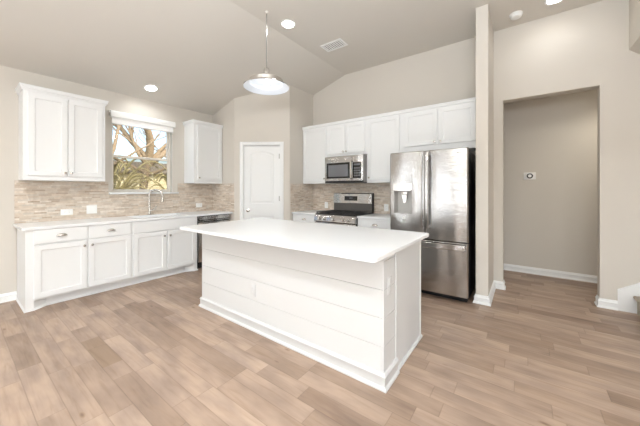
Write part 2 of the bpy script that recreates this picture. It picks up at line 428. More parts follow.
# ------------------------------------------------------------------ window 1
win = bpy.data.objects.new('window_1', None); C.objects.link(win); win.location = (XW - .15, WY0, WZ0); win.rotation_euler = (0, 0, R(90)); struct(win)
WW, WH = WY1 - WY0, WZ1 - WZ0
a = MB(); t = .020     # outer frame, at local y 0 (outside) .. -.07
for r_ in ((0, t, 0, WH), (WW - t, WW, 0, WH), (t, WW - t, 0, t), (t, WW - t, WH - t, WH)): a.box(r_[0], r_[1], -.075, -.005, r_[2], r_[3])
a.build('window_frame', 'vinyl', win, 0)
MR = 1.835 - WZ0
for nm, z0, z1, y0, y1 in (('upper_sash', MR - .018, WH - t, -.045, -.02), ('lower_sash', t, MR + .018, -.072, -.047)):
    a = MB(); q = .022
    for r_ in ((t, t + q, z0, z1), (WW - t - q, WW - t, z0, z1), (t + q, WW - t - q, z0, z0 + .026), (t + q, WW - t - q, z1 - .034, z1)): a.box(r_[0], r_[1], y0, y1, r_[2], r_[3], .002)
    s_ = a.build(nm, 'vinyl', win, 0)
    g_ = MB(); g_.box(t + q, WW - t - q, (y0 + y1) / 2 - .002, (y0 + y1) / 2 + .002, z0 + .03, z1 - .03); g_.build('pane', 'glass', s_, 0)
a = MB(); a.box(t, WW - t, -.014, -.012, t, MR); a.build('insect_screen', 'screen', win, 0)
a = MB(); a.box(-.04, WW + .09, -.205, -.075, -.028, 0, .006)
a.build('window_sill', 'trim', win)
# roller shade
sh = thing('roller_shade', 'white roller shade in its box, rolled up above the kitchen window', 'blind', (XW, 1.414, 2.29), R(90))
a = MB(); W_ = .927
a.poly_prism([(-.002, .105), (-.002, .2), (-.060, .2), (-.072, .185), (-.075, .15), (-.070, .112), (-.062, .105)], 'x', 0, W_); a.build('cassette', 'plate', sh, 30)
a = MB(); a.box(.018, W_ - .03, -.052, -.046, .02, .11); a.lathe([(.012, .018), (.014, .022), (.014, W_ - .034), (.012, W_ - .03)], (0, -.049, .016), 12, 'x'); a.build('fabric', 'shade', sh)
a = MB(); a.lathe([(.016, 0), (.020, .004), (.020, .014), (.012, .018)], (-.02, -.04, .15), 14, 'x'); a.build('end_cap', 'nickel', sh)

# ------------------------------------------------------------------ cabinetry
def door_mb(x0, x1, z0, z1, y, t=.02, fw=.058, kind='shaker'):
    a = MB()
    if kind == 'slab':
        ins = [(0, y), (0, y - t + .003), (.003, y - t)]
    else:
        ins = [(0, y), (0, y - t + .003), (.003, y - t), (fw - .004, y - t), (fw, y - t + .003), (fw + .002, y - t + .009), (fw + .012, y - t + .011)]
    a.rings([(rect(x0 + i, x1 - i, z0 + i, z1 - i), d) for i, d in ins]); return a
def knob(parent, x, y, z):
    a = MB(); a.lathe([(.009, 0), (.009, .002), (.005, .005), (.005, .014), (.013, .019), (.015, .023), (.013, .028), (.006, .030)], (x, y, z), 14, 'y')
    return a.build('knob', 'nickel', parent)
def cup_pull(parent, x, y, z):
    a = MB(); b = bmesh.new(); n, m_ = 14, 7; W, Hh, Dp = .047, .030, .024
    grid = []
    for j in range(m_ + 1):
        ph = PI / 2 * j / m_; row = []
        for i in range(n + 1):
            u = -1 + 2 * i / n; e = math.sqrt(max(0, 1 - u * u * .96))
            row.append(b.verts.new((x + W * u, y - Dp * math.cos(ph - .0) * e - .001 if j < m_ else y - .001, z - .012 + Hh * math.sin(ph) * e)))
        grid.append(row)
    for j in range(m_):
        for i in range(n): b.faces.new((grid[j][i], grid[j][i + 1], grid[j + 1][i + 1], grid[j + 1][i]))
    a.add(b); a.box(x - W - .002, x + W + .002, y - .003, y, z - .014, z - .009)
    o = a.build('cup_pull', 'nickel', parent, 60)
    md = o.modifiers.new('thick', 'SOLIDIFY'); md.thickness = .003
    return o
CROWN = lambda z: [(0, z), (.010, z), (.012, z + .012), (.024, z + .024), (.024, z + .044), (.030, z + .050), (.030, z + .064), (0, z + .064)]

def base_cab(label, loc, rz, w, d, drawers, doors, feet=(0, 0), knobs=(), pulls=True, name='base_cabinet', flip=False):
    """local: x 0..w, front at y=-d"""
    t = thing(name, label, 'cabinet', loc, rz, None)
    a = MB(); a.box(0, w, -d, -.012, .105, .884); a.box(.05 if feet[0] else 0, w - (.04 if feet[1] else 0), -d + .0752, -.02, 0, .104)
    if feet[0]:
        a.box(0, .04, -d, -.02, 0, .105); a.poly_prism([(.04, -d), (.062, -d), (.17, -d + .074), (.04, -d + .074)], 'z', 0, .105)
    if feet[1]:
        a.box(w - .03, w, -d, -.02, 0, .105); a.poly_prism([(w - .03, -d), (w - .052, -d), (w - .17, -d + .074), (w - .03, -d + .074)], 'z', 0, .105)
    a.build('body', 'cab', t, 0)
    a = MB()
    p = []
    if feet[0]: p += [(0, -.02), (0, -d), (.062, -d), (.17, -d + .075)]
    else: p += [(0, -d + .075)]
    if feet[1]: p += [(w - .17, -d + .075), (w - .052, -d), (w, -d), (w, -.3)]
    else: p += [(w, -d + .075)]
    a.sweep(p, [(0, 0), (.012, 0), (.012, .010), (.006, .018), (0, .018)], 1)
    a.build('shoe_moulding', 'cab', t)
    for i, (x0, x1, z0, z1) in enumerate(drawers):
        o = door_mb(x0, x1, z0, z1, -d, kind='slab').build('drawer' if pulls else 'false_front', 'cab', t, 20)
        if pulls: cup_pull(o, (x0 + x1) / 2, -d - .02, (z0 + z1) / 2 + .003)
    for (x0, x1, z0, z1), k in zip(doors, knobs):
        o = door_mb(x0, x1, z0, z1, -d).build('door', 'cab', t, 20)
        if k: knob(o, k[0], -d - .02, k[1])
    return t
DB = .61
y0 = .492
base_cab('white base cabinet with two drawers and two doors, left of the sink', (XW, y0, 0), R(90), 1.002, DB,
         [(.062, .518, .722, .878), (.534, .988, .722, .878)], [(.062, .518, .125, .706), (.534, .988, .125, .706)], (1, 0), [(.488, .645), (.564, .645)])
y1 = 1.494
base_cab('white sink base cabinet with a long false front below the faucet', (XW, y1, 0), R(90), .936, DB,
         [(.014, .905, .722, .878)], [(.014, .446, .125, .706), (.460, .905, .125, .706)], (0, 1), [(.410, .638), (.492, .638)], False, 'sink_cabinet')
# left countertop with a sink cut-out
SKY0, SKY1, SKX0, SKX1 = 1.60, 2.34, XW + .10, XW + .50
a = MB(); XE = XW + DB + .028; t0, t1 = .884, .914
for x0, x1, yy0, yy1 in ((XW, XE, .462, SKY0), (XW, XE, SKY1, YP), (XW, SKX0, SKY0, SKY1), (SKX1, XE, SKY0, SKY1)):
    a.box(x0, x1, yy0, yy1, t0, t1)
bmesh.ops.remove_doubles(a.bm, verts=a.bm.verts, dist=1e-4)
o = a.build('countertop', 'quartz', None, 0); tag(o, 'long pale quartz countertop with the sink cut-out, running under the window', 'countertop')
sk = MB(); d = .19; wl = .012
sk.box(SKX0 - wl, SKX1 + wl, SKY0 - wl, SKY1 + wl, t0 - d - .01, t0 - d)
for x0, x1, yy0, yy1 in ((SKX0 - wl, SKX0, SKY0 - wl, SKY1 + wl), (SKX1, SKX1 + wl, SKY0 - wl, SKY1 + wl), (SKX0, SKX1, SKY0 - wl, SKY0), (SKX0, SKX1, SKY1, SKY1 + wl)):
    sk.box(x0, x1, yy0, yy1, t0 - d, t0 - .0005)
sk.lathe([(.04, 0), (.045, .003), (.03, .003), (.028, 0)], ((SKX0 + SKX1) / 2, (SKY0 + SKY1) / 2, t0 - d), 20)
o = sk.build('undermount_sink', 'drain', None, 0); tag(o, 'stainless undermount sink sunk in the counter below the window', 'sink')
# faucet
fc = thing('faucet', 'brushed nickel pull-down gooseneck faucet standing behind the sink', 'faucet', (XW + .075, 1.925, .914), R(38))
a = MB(); a.lathe([(.027, 0), (.027, .006), (.019, .012), (.017, .10), (.015, .14), (.012, .15)], (0, 0, 0), 20); a.build('faucet_body', 'nickel', fc)
a = MB(); pts = [(0, 0, .14), (0, 0, .33)] + [(.10 - .10 * math.cos(PI * k / 12), .01 * k / 12, .33 + .072 * math.sin(PI * k / 12)) for k in range(1, 13)] + [(.20, .012, .305)]
a.tube(pts, .0145, 12); a.build('gooseneck', 'nickel', fc)
a = MB(); a.lathe([(.013, 0), (.016, -.012), (.0165, -.05), (.020, -.085), (.020, -.095), (.012, -.097)], (.20, .012, .308), 16); a.build('spray_head', 'nickel', fc)
a = MB(); a.tube([(.01, 0, .075), (.045, .012, .078), (.075, .02, .105), (.10, .026, .15)], [.011, .010, .008, .006], 10); a.build('lever_handle', 'nickel', fc)
# dishwasher
dw = thing('dishwasher', 'stainless dishwasher under the right end of the window counter', 'dishwasher', (XW, 2.445, 0), R(90))
a = MB(); a.box(.004, .62, -.575, -.01, .10, .878); a.build('tub', 'black', dw, 0)
a = MB(); a.box(.008, .616, -.615, -.576, .115, .775, .006); a.build('door', 'steel', dw)
a = MB(); a.poly_prism([(-.576, .79), (-.612, .79), (-.612, .80), (-.59, .815), (-.59, .835), (-.615, .84), (-.615, .872), (-.576, .872)], 'x', .008, .616); a.build('control_panel', 'steel', dw)
a = MB(); a.box(.0, .62, -.53, -.02, 0, .099); a.build('toe_kick', 'black', dw, 0)

# backsplash
a = MB(); a.box(XW + .009, P2.x, YP - .008, YP, .914, 1.433)
o = a.build('tile_backsplash', 'tile', None, 0); tag(o, 'narrow beige mosaic strip backsplash left of the pantry door', 'backsplash')
a = MB(); a.box(P3.x, P3.x + .008, P3.y + .02, YB - .009, .914, 1.433)
o = a.build('tile_backsplash', 'tile', None, 0); tag(o, 'narrow mosaic strip backsplash right of the pantry door', 'backsplash')
a = MB(); y_ = .472
TT = .008
for yy0, yy1, z0, z1 in ((y_, YP, .914, WZ0 - .03), (y_, WY0 - .045, WZ0 - .03, 1.433), (WY1 + .095, YP, WZ0 - .03, 1.433)):
    a.box(XW, XW + TT, yy0, yy1, z0, z1)
o = a.build('tile_backsplash', 'tile', None, 0); tag(o, 'beige mosaic strip backsplash on the window wall above the long counter', 'backsplash')
a = MB(); a.box(P3.x, -1.47, YB - TT, YB, .914, 1.4335)
o = a.build('tile_backsplash', 'tile', None, 0); tag(o, 'brown beige mosaic strip backsplash behind the gas range', 'backsplash')

def wall_cab(label, loc, rz, w, d, z0, z1, doors, knobs, crown=None, sl=0):
    t = thing('wall_cabinet', label, 'cabinet', loc, rz)
    a = MB(); a.box(0, w, -d, 0, z0, z1); a.build('body', 'cab', t, 0)
    for (x0, x1, a0, a1), k in zip(doors, knobs):
        o = door_mb(x0, x1, a0, a1, -d).build('door', 'cab', t, 20)
        knob(o, k[0], -d - .02, k[1])
    if crown:
        a = MB(); a.sweep(crown, CROWN(z1 - .006), 1); a.box(0, w, -d, 0, z1, z1 + .045); a.build('crown_moulding', 'cab', t)
    return t
DU = .322
yl = .505
wall_cab('white wall cabinet with two doors, left of the kitchen window', (XW, yl, 0), R(90), .770, DU, 1.434, 2.475,
         [(.040, .382, 1.487, 2.448), (.388, .737, 1.487, 2.448)], [(.355, 1.53), (.415, 1.53)],
         [(0, 0), (0, -DU), (.77, -DU), (.77, 0)])
yr = 2.530; wr = YP - yr - .004
wall_cab('narrow single-door white wall cabinet, right of the kitchen window', (XW, yr, 0), R(90), wr, DU, 1.434, 2.475,
         [(.060, wr - .03, 1.487, 2.448)], [(.088, 1.53)],
         [(0, 0), (0, -DU), (wr, -DU)])
# back run of wall cabinets
DUB = .335 - .02
def bcab(label, x0, x1, z0, doors, knobs):
    return wall_cab(label, (x0, YB, 0), 0, x1 - x0, DUB, z0, 2.468, [(a - x0, b - x0, c, d) for a, b, c, d in doors], [(k[0] - x0, k[1]) for k in knobs])
bcab('single-door white wall cabinet left of the microwave', P3.x + .002, -2.827, 1.434, [(-3.388, -2.858, 1.475, 2.448)], [(-2.885, 1.52)])
bcab('short two-door white wall cabinet above the microwave', -2.825, -2.052, 1.905, [(-2.815, -2.458, 1.945, 2.448), (-2.452, -2.082, 1.945, 2.448)], [(-2.485, 1.975), (-2.425, 1.975)])
bcab('single-door white wall cabinet between the microwave and the fridge', -2.050, -1.482, 1.434, [(-2.030, -1.505, 1.475, 2.448)], [(-1.998, 1.515)])
bcab('wide two-door white wall cabinet above the fridge', -1.480, SX0 - .002, 1.868, [(-1.425, -.965, 1.955, 2.448), (-.945, -.492, 1.955, 2.448)], [(-.995, 1.990), (-.915, 1.990)])
a = MB(); a.sweep([(P3.x + .002, YB - DUB), (SX0 - .002, YB - DUB)], CROWN(2.448), 1); a.box(P3.x + .002, SX0 - .002, YB - DUB, YB, 2.470, 2.498)
o = a.build('crown_moulding', 'cab'); tag(o, 'long white crown moulding along the tops of the back wall cabinets', 'moulding')

# back base cabinets and counters
base_cab('small white base cabinet with one drawer, left of the gas range', (P3.x + .002, YB, 0), 0, .546, .61, [(.03, .53, .722, .872)], [(.03, .53, .125, .706)], (0, 0), [(.495, .645)])
base_cab('white base cabinet with one drawer between the range and the fridge', (-2.059, YB, 0), 0, .581, .61, [(.02, .575, .722, .872)], [(.02, .575, .125, .706)], (0, 0), [(.055, .645)])
a = MB(); a.box(P3.x, -2.860, 3.738, YB, .884, .914, .003); o = a.build('countertop', 'quartz'); tag(o, 'short pale countertop left of the gas range', 'countertop')
a = MB(); a.box(-2.059, -1.470, 3.738, YB, .884, .914, .003); o = a.build('countertop', 'quartz'); tag(o, 'short pale countertop between the range and the fridge', 'countertop')

# ------------------------------------------------------------------ gas range
rg = thing('gas_range', 'stainless gas range with black grates below the microwave', 'range', (-2.853, YB - .012, 0))
RW = .792
a = MB(); a.box(0, RW, -.625, -.01, .06, .895); a.box(.03, RW - .03, -.58, -.05, 0, .06); a.build('body', 'black', rg, 0)
a = MB(); a.box(0, RW, -.64, -.01, .896, .916, .004); a.build('cooktop', 'iron', rg)
a = MB(); a.poly_prism([(-.626, .79), (-.672, .79), (-.678, .80), (-.662, .885), (-.645, .905), (-.626, .905)], 'x', 0, RW); pnl = a.build('control_panel', 'steel', rg)
for kx in (.115, .205, .39, .575, .665):
    a = MB(); a.lathe([(.026, 0), (.026, .006), (.021, .010), (.019, .030), (.016, .034)], (kx, -.672, .845), 18, 'y'); a.build('knob', 'chrome', pnl)
a = MB(); a.box(.004, RW - .004, -.668, -.627, .20, .78, .006); dr = a.build('oven_door', 'steel', rg)
a = MB(); a.box(.11, RW - .11, -.672, -.667, .32, .64, .002); a.build('oven_window', 'blackglass', dr)
a = MB(); a.lathe([(.012, .05), (.012, RW - .05)], (0, -.712, .725), 14, 'x')
for x in (.07, RW - .07): a.box(x - .012, x + .012, -.712, -.666, .716, .734, .003)
a.build('handle', 'chrome', dr)
a = MB(); a.box(.004, RW - .004, -.664, -.627, .065, .19, .006); a.build('storage_drawer', 'steel', rg)
for gx0, gx1 in ((.015, .262), (.267, .513), (.518, RW - .015)):
    a = MB(); z0, z1 = .918, .947; th = .011
    for x in (gx0, gx1 - th): a.box(x, x + th, -.625, -.125, z0 + .012, z1, .002)
    for y in (-.625, -.38, -.136): a.box(gx0, gx1, y, y + th, z0 + .012, z1, .002)
    cx = (gx0 + gx1) / 2
    a.box(cx - th / 2, cx + th / 2, -.625, -.125, z0 + .014, z1, .002)
    for y in (-.50, -.255): a.box(gx0, gx1, y, y + th, z0 + .014, z1, .002)
    for x in (gx0, gx1 - th):
        for y in (-.625, -.136): a.box(x, x + th, y, y + th, z0 - .002, z1 - .01)
    g_ = a.build('grate', 'iron', rg)
for bx, by in ((.14, -.49), (.14, -.25), (.39, -.37), (.64, -.49), (.64, -.25)):
    a = MB(); a.lathe([(.048, 0), (.046, .008), (.034, .009), (.034, .014), (.02, .015)], (bx, by, .916), 20); a.build('burner', 'black', rg)
a = MB(); a.poly_prism([(-.075, .917), (-.070, 1.085), (-.01, 1.085), (-.01, .917)], 'x', .005, RW - .012); a.build('backguard_base', 'grey2', rg, 0)
a = MB(); a.poly_prism([(-.085, 1.080), (-.068, 1.245), (-.058, 1.258), (-.012, 1.258), (-.012, 1.080)], 'x', 0, RW - .012); bgd = a.build('backguard', 'steel', rg, 30)
a = MB(); a.box(RW - .0115, RW, -.088, -.01, .917, 1.262, .002); a.build('side_cap', 'black', rg)
a = MB(); a.poly_prism([(-.083, 1.125), (-.0765, 1.205), (-.066, 1.205), (-.070, 1.125)], 'x', .24, .50); dsp = a.build('display', 'blackglass', bgd, 0)
a = MB(); a.poly_prism([(-.0815, 1.155), (-.0795, 1.180), (-.074, 1.180), (-.076, 1.155)], 'x', .345, .405); a.build('clock_digits_window', 'screen_grey', dsp, 0)

# ------------------------------------------------------------------ microwave
mw = thing('microwave', 'stainless over-the-range microwave with a black glass window', 'microwave', (-2.792, YB, 1.445))
MW, MD, MH = .742, .455, .440
a = MB(); a.box(0, MW, -MD + .028, -.012, 0, MH); a.build('body', 'grey', mw, 0)
a = MB(); a.box(.0, .538, -MD - .002, -MD + .027, .022, MH - .004, .004); d_ = a.build('door', 'steel', mw)
a = MB(); a.box(.040, .502, -MD - .006, -MD - .001, .065, .330, .002); wn_ = a.build('window', 'blackglass', d_)
a = MB(); a.box(.078, .466, -MD - .0075, -MD - .0055, .095, .295, .001); a.build('window_mesh', 'screen_grey', wn_)
a = MB(); a.tube([(.535, -MD - .002, .05), (.535, -MD - .036, .065), (.535, -MD - .04, .20), (.535, -MD - .036, .335), (.535, -MD - .002, .35)], .0095, 10); a.build('handle', 'chrome', d_)
a = MB(); a.box(.541, MW, -MD - .002, -MD + .027, .022, MH - .004, .004); cp = a.build('control_panel', 'steel', mw)
a = MB(); a.box(.560, .712, -MD - .006, -MD - .001, .062, .318, .012); kp = a.build('keypad', 'blackglass', cp)
a = MB(); a.box(.580, .693, -MD - .0075, -MD - .0055, .272, .300, .001); a.build('display', 'screen_grey', kp)
for r_ in range(4):
    for q in range(3):
        a = MB(); a.box(.582 + q * .040, .612 + q * .040, -MD - .0072, -MD - .0055, .095 + r_ * .040, .118 + r_ * .040, .001); a.build('button', 'screen_grey', kp)
a = MB(); a.box(.005, MW - .005, -MD, -.02, -.012, .020); a.build('vent_grille', 'black', mw, 0)

# ------------------------------------------------------------------ refrigerator
fr = thing('refrigerator', 'stainless french-door refrigerator with an ice and water dispenser', 'refrigerator', (-1.437, YB, 0))
FW = .936; FD = YB - 3.5                     # door faces at y = 3.5
a = MB(); a.box(.006, FW - .006, -.79, -.04, .055, 1.775, .004); a.build('body', 'black', fr)
a = MB(); a.box(.03, FW - .03, -.76, -.10, 0, .054); a.build('base_grille', 'black', fr, 0)
def fr_door(name, x0, x1, z0, z1, hole=None):
    a = MB(); b = bmesh.new(); n = 14
    # gently bowed front
    xs_ = [x0, x0 + .012] + [x0 + .012 + (x1 - x0 - .024) * i / n for i in range(1, n)] + [x1 - .012, x1]
    def yy(x):
        u = (x - (x0 + x1) / 2) / ((x1 - x0) / 2); return -FD + .014 * u * u + (.012 if x in (x0, x1) else 0)
    if hole: xs_ = sorted([x for x in xs_ if all(abs(x - h) > .008 for h in hole[:2])] + [hole[0], hole[1]])
    zs_ = [z0, z0 + .008] + ([hole[2], hole[3]] if hole else []) + [z1 - .008, z1]
    G = [[b.verts.new((x, yy(x) + (.007 if z in (z0, z1) else 0), z)) for x in xs_] for z in zs_]
    Bk = [[b.verts.new((x, -.800, z)) for x in xs_] for z in zs_]
    def inh(i, j): return hole and hole[0] <= xs_[i] < hole[1] and hole[2] <= zs_[j] < hole[3]
    for j in range(len(zs_) - 1):
        for i in range(len(xs_) - 1):
            if not inh(i, j): b.faces.new((G[j][i], G[j][i + 1], G[j + 1][i + 1], G[j + 1][i]))
            b.faces.new((Bk[j][i], Bk[j + 1][i], Bk[j + 1][i + 1], Bk[j][i + 1]))
    L = len(xs_) - 1; K = len(zs_) - 1
    for i in range(L):
        b.faces.new((G[0][i], Bk[0][i], Bk[0][i + 1], G[0][i + 1])); b.faces.new((G[K][i], G[K][i + 1], Bk[K][i + 1], Bk[K][i]))
    for j in range(K):
        b.faces.new((G[j][0], G[j + 1][0], Bk[j + 1][0], Bk[j][0])); b.faces.new((G[j][L], Bk[j][L], Bk[j + 1][L], G[j + 1][L]))
    bmesh.ops.recalc_face_normals(b, faces=b.faces[:])
    a.add(b); return a.build(name, 'steel', fr, 30)
XM = .457
HX0, HX1, HZ0, HZ1 = .062, .298, 1.012, 1.325
ld = fr_door('left_door', .002, XM - .003, .712, 1.805, (HX0, HX1, HZ0, HZ1))
rd = fr_door('right_door', XM + .003, FW - .002, .712, 1.805)
fd = fr_door('freezer_drawer', .002, FW - .002, .075, .700)
def strap(axis, c, u0, u1, y, wd):
    """flat bowed bar handle with two stand-offs; runs along z or x"""
    a = MB(); n = 14; b = bmesh.new(); rr = []
    for k in range(n + 1):
        u = u0 + (u1 - u0) * k / n; e = abs(2 * k / n - 1); out = .058 - .018 * e ** 2 - (.0 if 0 < k < n else .012)
        sec = [(-wd / 2, -out + .012), (-wd / 2, -out + .003), (-wd / 2 + .005, -out - .001), (wd / 2 - .005, -out - .001), (wd / 2, -out + .003), (wd / 2, -out + .012)]
        rr.append([b.verts.new((c + p, y + q_, u) if axis == 'z' else (u, y + q_, c + p)) for p, q_ in sec])
    for k in range(n):
        for i in range(6): b.faces.new((rr[k][i], rr[k][(i + 1) % 6], rr[k + 1][(i + 1) % 6], rr[k + 1][i]))
    b.faces.new(rr[0]); b.faces.new(rr[-1][::-1]); bmesh.ops.recalc_face_normals(b, faces=b.faces[:]); a.add(b)
    for u in (u0 + .01, u1 - .04):
        if axis == 'z': a.box(c - wd * .35, c + wd * .35, y - .036, y + .012, u, u + .03, .003)
        else: a.box(u, u + .03, y - .036, y + .012, c - wd * .35, c + wd * .35, .003)
    return a
strap('z', XM - .036, .85, 1.79, -FD, .034).build('handle', 'steel', ld)
strap('z', XM + .036, .85, 1.79, -FD, .034).build('handle', 'steel', rd)
strap('x', .655, .03, FW - .03, -FD, .062).build('handle', 'steel', fd)
# dispenser: lined niche, display lip, paddle
a = MB(); q = .004; yf = -FD + .012; yb_ = -.808
a.box(HX0 - .001, HX1 + .001, yb_, yb_ + q, HZ0, HZ1)
a.poly_prism([(HX0, yf), (HX0 + q, yf), (HX0 + .035, yb_), (HX0, yb_)], 'z', HZ0, HZ1); a.poly_prism([(HX1 - q, yf), (HX1, yf), (HX1, yb_), (HX1 - .02, yb_)], 'z', HZ0, HZ1)
a.box(HX0, HX1, yf, yb_, HZ1 - .004, HZ1); a.box(HX0, HX1, yf, yb_, HZ0, HZ0 + .01)
nch = a.build('dispenser_niche', 'nichemat', ld, 0)
a = MB(); a.poly_prism([(HX0 - .006, 1.320), (HX0 + .03, 1.305), (HX1 - .03, 1.305), (HX1 + .006, 1.320), (HX1 + .010, 1.400), (HX0 - .010, 1.400)], 'y', -FD - .010, -FD + .02); a.build('dispenser_display', 'nickel', ld)
a = MB(); a.box(.150, .235, -FD + .016, -FD + .05, 1.255, 1.30, .006); a.poly_prism([(.158, 1.255), (.225, 1.255), (.212, 1.16), (.185, 1.15)], 'y', -FD + .030, -FD + .040); a.build('dispenser_paddle', 'chrome', ld)
a = MB(); a.box(.222, .232, -FD + .030, -FD + .04, 1.20, 1.29, .003); a.build('water_spout', 'black', ld)
a = MB(); a.lathe([(.018, 0), (.018, .0015), (.016, .002)], (.195, -FD - .0005, .955), 20, 'y'); bdg = a.build('round_badge', 'plate', ld)
a = MB(); a.box(.815, .872, -FD + .0035, -FD + .011, 1.748, 1.760, .001); a.build('name_plate', 'hinge', rd)
for x in (.03, FW - .09):
    a = MB(); a.box(x, x + .06, -.84, -.70, 1.776, 1.800, .004); a.build('hinge_cover', 'hinge', fr)

# ------------------------------------------------------------------ island
IX0, IX1, IY0, IY1 = -2.938, -.742, 1.715, 2.535
isl = thing('kitchen_island', 'white shiplap kitchen island standing in the middle of the wood floor', 'island', (IX0, IY0, 0))
LX, LY = IX1 - IX0, IY1 - IY0
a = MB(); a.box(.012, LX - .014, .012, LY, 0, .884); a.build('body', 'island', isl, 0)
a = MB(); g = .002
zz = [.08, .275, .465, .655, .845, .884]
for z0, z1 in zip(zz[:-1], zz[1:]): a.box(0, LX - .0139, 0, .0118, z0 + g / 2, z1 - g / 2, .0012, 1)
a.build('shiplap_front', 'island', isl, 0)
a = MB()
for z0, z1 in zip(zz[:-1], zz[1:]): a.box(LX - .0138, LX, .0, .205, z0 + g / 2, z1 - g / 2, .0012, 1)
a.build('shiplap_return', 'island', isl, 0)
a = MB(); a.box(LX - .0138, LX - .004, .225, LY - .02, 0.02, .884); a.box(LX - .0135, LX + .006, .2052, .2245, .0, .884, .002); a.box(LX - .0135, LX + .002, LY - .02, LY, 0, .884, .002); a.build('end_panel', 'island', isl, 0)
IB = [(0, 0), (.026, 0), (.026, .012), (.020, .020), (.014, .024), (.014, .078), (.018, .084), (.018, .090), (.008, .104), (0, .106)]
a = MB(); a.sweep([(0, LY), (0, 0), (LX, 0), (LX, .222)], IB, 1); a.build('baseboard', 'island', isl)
a = MB(); a.sweep([(LX - .004, .222), (LX - .004, LY)], [(0, 0), (.018, 0), (.018, .012), (.01, .02), (0, .02)], 1); a.build('shoe_moulding', 'island', isl)
# outlets set in the island
def island_outlet(front=True):
    a = MB()
    if front:
        cx, cz = .885, .372; a.box(cx - .035, cx + .035, -.005, 0.0, cz - .057, cz + .057, .002)
        o = a.build('outlet_cover', 'island', isl)
        for dz in (-.022, .022): b_ = MB(); b_.box(cx - .016, cx + .016, -.0075, -.0048, cz + dz - .016, cz + dz + .016, .002); b_.build('socket', 'island', o)
    else:
        cy, cz = .095, .665; a.box(LX, LX + .005, cy - .035, cy + .035, cz - .057, cz + .057, .002)
        o = a.build('outlet_cover', 'island', isl)
        for dz in (-.022, .022): b_ = MB(); b_.box(LX + .0048, LX + .0075, cy - .016, cy + .016, cz + dz - .016, cz + dz + .016, .002); b_.build('socket', 'island', o)
island_outlet(True); island_outlet(False)
# island worktop with rounded corners
def rrect(x0, x1, y0, y1, r, n=8):
    p = []
    for cx, cy, a0 in ((x1 - r, y0 + r, -90), (x1 - r, y1 - r, 0), (x0 + r, y1 - r, 90), (x0 + r, y0 + r, 180)):
        p += [(cx + r * math.cos(R(a0 + 90 * k / n)), cy + r * math.sin(R(a0 + 90 * k / n))) for k in range(n + 1)]
    return p
b = bmesh.new(); e = .003; rr = []
X0, X1, Y0, Y1 = -3.050, -.706, 1.502, 2.700
for ins, z in ((e, .8845), (0, .8845 + e), (0, .914 - e), (e, .914)):
    rr.append([b.verts.new((p[0], p[1], z)) for p in rrect(X0 + ins, X1 - ins, Y0 + ins, Y1 - ins, .045 - ins)])
for k in range(3):
    n = len(rr[0])
    for i in range(n): b.faces.new((rr[k][i], rr[k][(i + 1) % n], rr[k + 1][(i + 1) % n], rr[k + 1][i]))
b.faces.new(rr[0][::-1]); b.faces.new(rr[3])
a = MB(); a.add(b); o = a.build('island_countertop', 'quartz', None, 30); tag(o, 'large white quartz slab with rounded corners on top of the island', 'countertop')

# ------------------------------------------------------------------ pantry door
dr = bpy.data.objects.new('door_1', None); C.objects.link(dr); dr.location = (P2.x, P2.y, 0); dr.rotation_euler = (0, 0, dang); struct(dr)
a = MB(); cw = .062; c0, c1, ct = D0 + .004, D1 - .004, DZ - .004
CP = [(0, 0), (cw, 0), (cw, -.010), (cw - .012, -.016), (.010, -.012), (0, -.009)]
a.poly_prism([(c0 - p[0], p[1]) for p in CP], 'z', 0, ct + cw)
a.poly_prism([(c1 + p[0], p[1]) for p in CP], 'z', 0, ct + cw)
a.poly_prism([(p[1], ct + p[0]) for p in CP], 'x', c0, c1)
a.build('casing', 'trim', dr)
a = MB(); a.box(c0 - .004, c0 + .006, 0, .11, 0, ct); a.box(c1 - .006, c1 + .004, 0, .11, 0, ct); a.box(c0, c1, 0, .11, ct - .006, ct + .004); a.build('jamb', 'trim', dr, 0)
s0, s1, st_ = c0 + .009, c1 - .009, ct - .010
a = MB(); a.box(s0, s1, .030, .060, .01, st_); a.box(s0, s1, .026, .0301, .01, st_)
def arch_outline(x0, x1, z0, z1, arc, n=10):
    p = [(x0, z0), (x1, z0)]
    for k in range(n + 1):
        u = 1 - 2 * k / n; p.append(((x0 + x1) / 2 + u * (x1 - x0) / 2, z1 - arc * u * u))
    return p
def door_panel(arc, x0, x1, z0, z1):
    outl = []
    for i, y in ((0, .018), (.014, .0245), (.030, .0245), (.048, .019)):
        outl.append((arch_outline(x0 + i, x1 - i, z0 + i, z1 - i, arc * (1 - i * 2)), y))
    return outl
# slab face built around the two moulded panels
fw_ = .108
px0, px1 = s0 + fw_, s1 - fw_
b = bmesh.new()
def ringfaces(outl):
    rs = [[b.verts.new((p[0], d, p[1])) for p in pts] for pts, d in outl]
    for k in range(len(rs) - 1):
        n = len(rs[0])
        for i in range(n): b.faces.new((rs[k][i], rs[k][(i + 1) % n], rs[k + 1][(i + 1) % n], rs[k + 1][i]))
    b.faces.new(rs[-1]); return rs[0]
up = door_panel(.055, px0, px1, 1.060, 2.020); lo = door_panel(0, px0, px1, .24, .845)
U = ringfaces(up); Lw = ringfaces(lo)
yF = .018
def V(x, z): return b.verts.new((x, yF, z))
def quad(x0, x1, z0, z1): b.faces.new((V(x0, z0), V(x1, z0), V(x1, z1), V(x0, z1)))
quad(s0, px0, .01, st_); quad(px1, s1, .01, st_); quad(px0, px1, .01, .24); quad(px0, px1, .845, 1.060)
top = arch_outline(px0, px1, 1.060, 2.020, .055)[2:]
for i in range(len(top) - 1):
    b.faces.new((V(*top[i]), V(top[i][0], st_), V(top[i + 1][0], st_), V(*top[i + 1])))
